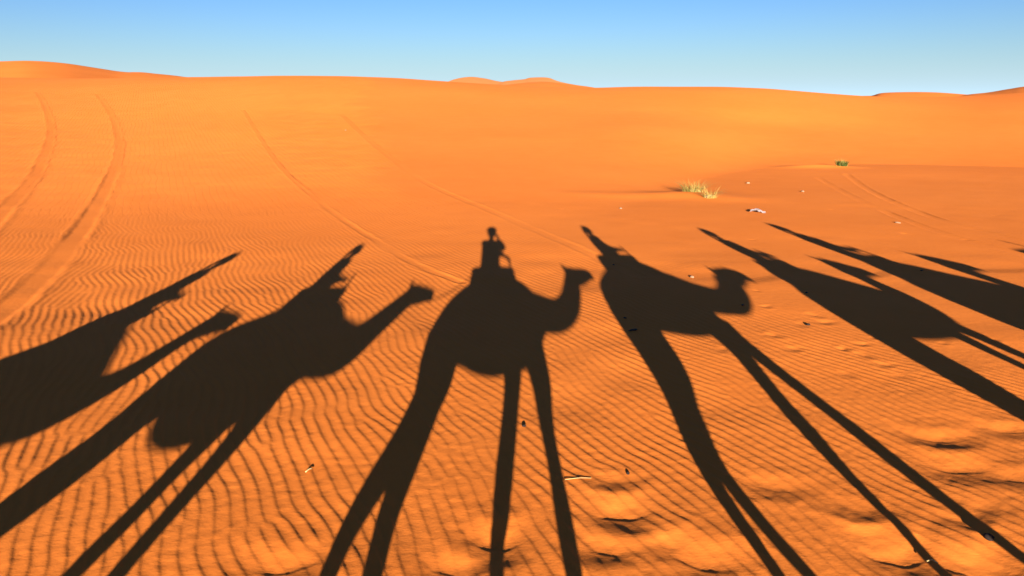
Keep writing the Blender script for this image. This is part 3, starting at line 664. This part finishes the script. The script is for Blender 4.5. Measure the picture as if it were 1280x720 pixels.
# ------------------------------------------------------------------ grass tufts, bush, litter, stones
def blades(bm, cx, cy, n, rad, hgt, spread, seed, wd=.010, zoff=0):
    q = random.Random(seed)
    for _ in range(n):
        a = q.uniform(0, 6.283); d = rad * math.sqrt(q.random()); x, y = cx + d*math.cos(a), cy + d*math.sin(a) * .8
        la = a + q.uniform(-.8, .8); ln = hgt * q.uniform(.45, 1.1); bend = spread * q.uniform(.2, 1.1); z0 = gzm(x, y) - .02 + zoff
        pts = []
        for k in range(5):
            s_ = k / 4; o_ = bend * ln * s_**1.7; pts.append(Vector((x + math.cos(la)*o_, y + math.sin(la)*o_, z0 + ln*(s_ - .25*bend*s_*s_))))
        side = Vector((-math.sin(la + q.uniform(-.9, .9)), math.cos(la), 0)); pv = None
        for k, p_ in enumerate(pts):
            ww = wd * (1 - .85*k/4); a1, b1 = bm.verts.new(p_ - side*ww), bm.verts.new(p_ + side*ww)
            if pv: bm.faces.new((pv[0], pv[1], b1, a1))
            pv = (a1, b1)
def gzm(x, y): return gz(x, y)
M_straw = simple('straw_grass', (0.36, 0.25, 0.06), .35, 8, .7); M_green = simple('green_grass', (0.13, 0.14, 0.025), .4, 8, .7)
M_stem = simple('dry_stem', (0.40, 0.27, 0.11), .3, 12, .85)
def tuft(c, rad, h, n, label, ngreen, seed, spread=.9, wd=.008, fmat=None):
    t = empty('grass_tuft', (c[0], c[1], gz(*c)), label, 'grass'); inv = Matrix.Translation(-Vector(t.location))
    for nm, k, m_, hh in (('dry_blades', n, M_straw, h), ('green_blades', ngreen, fmat or M_green, h*.85)):
        bm = bmesh.new(); blades(bm, c[0], c[1], k, rad, hh, spread, seed + k, wd); bmesh.ops.transform(bm, matrix=inv, verts=bm.verts)
        o = mesh_obj(nm, bm_mesh(bm, nm), m_, t, smooth=False); o['kind'] = 'stuff'
    q = random.Random(seed); bm = bmesh.new()
    for _ in range(10):
        a = q.uniform(0, 6.28); d = rad*q.random(); x, y = c[0]+d*math.cos(a), c[1]+d*math.sin(a)*.7; z = gz(x, y)
        tube(bm, [(x, y, z-.03, .010), (x+q.uniform(-.08, .08), y, z+.04, .008), (x+q.uniform(-.16, .16), y+q.uniform(-.1, .1), z+.09, .004)], 5, 2)
    bmesh.ops.transform(bm, matrix=inv, verts=bm.verts); setp(mesh_obj('stems', bm_mesh(bm, 'stems'), M_stem, t), kind='stuff')
tuft(TUFT, .34, .58, 190, 'large pale tuft of desert grass fanning out on the low sand mound', 60, 3, 1.9, .006)
tuft(TUFT2, .20, .50, 80, 'smaller thin grass tuft right beside the large tuft', 20, 8, 1.7, .006)
tuft(BUSH, .27, .38, 60, 'small round green bush alone at the foot of the far dune face', 380, 15, .7, .013, simple('bush_green', (0.055, 0.07, 0.012), .4, 8, .7))

def rock(px, py, size, m, name, label, cat, seed, xy=None):
    q = random.Random(seed); x, y = xy or hit(px, py); bm = bmesh.new(); bmesh.ops.create_icosphere(bm, subdivisions=2, radius=1)
    for v in bm.verts:
        f_ = 1 + q.uniform(-.16, .16); v.co = Vector((v.co.x*size[0]*f_, v.co.y*size[1]*f_, v.co.z*size[2]*f_))
    o = mesh_obj(name, bm_mesh(bm, name), m); o.location = (x, y, gz(x, y) + size[2]*.35); o.rotation_euler = (q.uniform(-.2, .2), q.uniform(-.2, .2), q.uniform(0, 3))
    setp(o, label, cat); return o
M_dung = simple('dark_dropping', (0.035, 0.022, 0.014), .3, 60, .8, .004); M_lime = simple('pale_stone', (0.24, 0.13, 0.07), .2, 30, .85, .004)
M_dark = simple('dark_stone', (0.016, 0.009, 0.006), .3, 30, .95, .004)
rock(1235, 678, (.035, .028, .026), M_dark, 'stone', 'small dark stone beside the thin leg shadow at lower right', 'stone', 1)
rock(655, 534, (.020, .016, .014), M_dark, 'stone', 'tiny dark pebble between the two front leg shadows of the centre camel', 'stone', 2)
rock(785, 593, (.018, .014, .014), M_dark, 'stone', 'tiny dark pebble right of the dry straw, above the deep footprints', 'stone', 3)
for i, (px, py, lab) in enumerate(((767, 330, 'topmost dropping, inside the back of the shadow right of centre'), (781, 400, 'middle dropping inside the flank of the shadow right of centre'), (928, 384, 'dropping at the head of the shadow right of centre'),
                                   (1152, 338, 'dropping inside the camel shadow near the right edge'), (1008, 368, 'dropping on bare sand right of the lowered head shadow'))):
    rock(px, py, (.027, .018, .014), M_dung, 'camel_dropping', 'dark camel ' + lab, 'dropping', 20+i)
rock(791, 415, (.06, .024, .015), M_dung, 'camel_dropping', 'long flat dark clump inside the thigh of the shadow right of centre', 'dropping', 31)
rock(1010, 407.5, (.03, .022, .02), M_dark, 'stone', 'dark pebble at the end of a curved mark on bare sand, right of centre', 'stone', 33)
rock(1122, 279, (.08, .04, .025), M_lime, 'pale_stone', 'pale stone on the flat sand in front of the tyre tracks at right', 'stone', 34)
rock(935, 229.5, (.08, .05, .05), M_lime, 'pale_stone', 'pale stone behind the grass tufts', 'stone', 35)
rock(1003, 240, (.08, .04, .04), M_lime, 'pale_stone', 'low pale stone between the grass tufts and the small bush', 'stone', 36)
rock(432, 163, (.08, .05, .03), M_lime, 'pale_stone', 'pale speck of stone high on the dune face left of centre', 'stone', 37)
rock(776, 261, (.05, .04, .03), M_lime, 'pale_stone', 'pale stone on the flat sand left of the grass tufts', 'stone', 38)
rock(865, 347, (.05, .03, .025), M_lime, 'pale_stone', 'pale pebble just above the neck shadow right of centre', 'stone', 39)
# crumpled white litter
q = random.Random(9); cx, cy = hit(947, 266); bm = bmesh.new(); bmesh.ops.create_grid(bm, x_segments=10, y_segments=7, size=1)
for v in bm.verts: v.co = Vector((v.co.x*.21 + q.uniform(-.015, .015), v.co.y*.10*(1-.5*abs(v.co.x)) + q.uniform(-.01, .01), .045 + .035*math.cos(v.co.x*2) + .02*math.sin(v.co.y*4 + v.co.x*3) + q.uniform(-.012, .012)))
bmesh.ops.solidify(bm, geom=bm.faces[:], thickness=.004)
M_paper = simple('crumpled_white_paper', (0.19, 0.14, 0.13), .1, 20, .6)
o = mesh_obj('litter', bm_mesh(bm, 'litter'), M_paper, None, False); o.location = (cx, cy, gz(cx, cy)); o.rotation_euler = (.15, .1, -.35)
setp(o, 'crumpled white litter lying on the sand in front of the grass tufts', 'litter')
# straws
def straw(p, q_, name, label, up=0.004, rad=.0024):
    a, b = hit(*p), hit(*q_); za, zb = gz(*a), gz(*b); mx, my = (a[0]+b[0])/2, (a[1]+b[1])/2; bm = bmesh.new(); L0 = Vector((a[0], a[1], za))
    tube(bm, [(0, 0, up, rad), (mx-a[0], my-a[1]+.01, (za+zb)/2-za+up*1.6, rad), (b[0]-a[0], b[1]-a[1], zb-za+up, rad*.6)], 6, 3)
    o = mesh_obj(name, bm_mesh(bm, name), M_straw2); o.location = L0; setp(o, label, 'straw')
M_straw2 = simple('pale_straw', (0.42, 0.30, 0.12), .15, 40, .5)
straw((706, 602), (739, 599.5), 'straw', 'single pale straw lying flat beside the front leg shadow of the centre camel')
straw((382, 591), (390, 587), 'straw', 'short pale twig lying on the rippled sand at lower left', .010, .005)
straw((1158, 704), (1172, 708), 'straw', 'short pale twig in the sand by the deep footprint at lower right', .02, .004)
print('done')
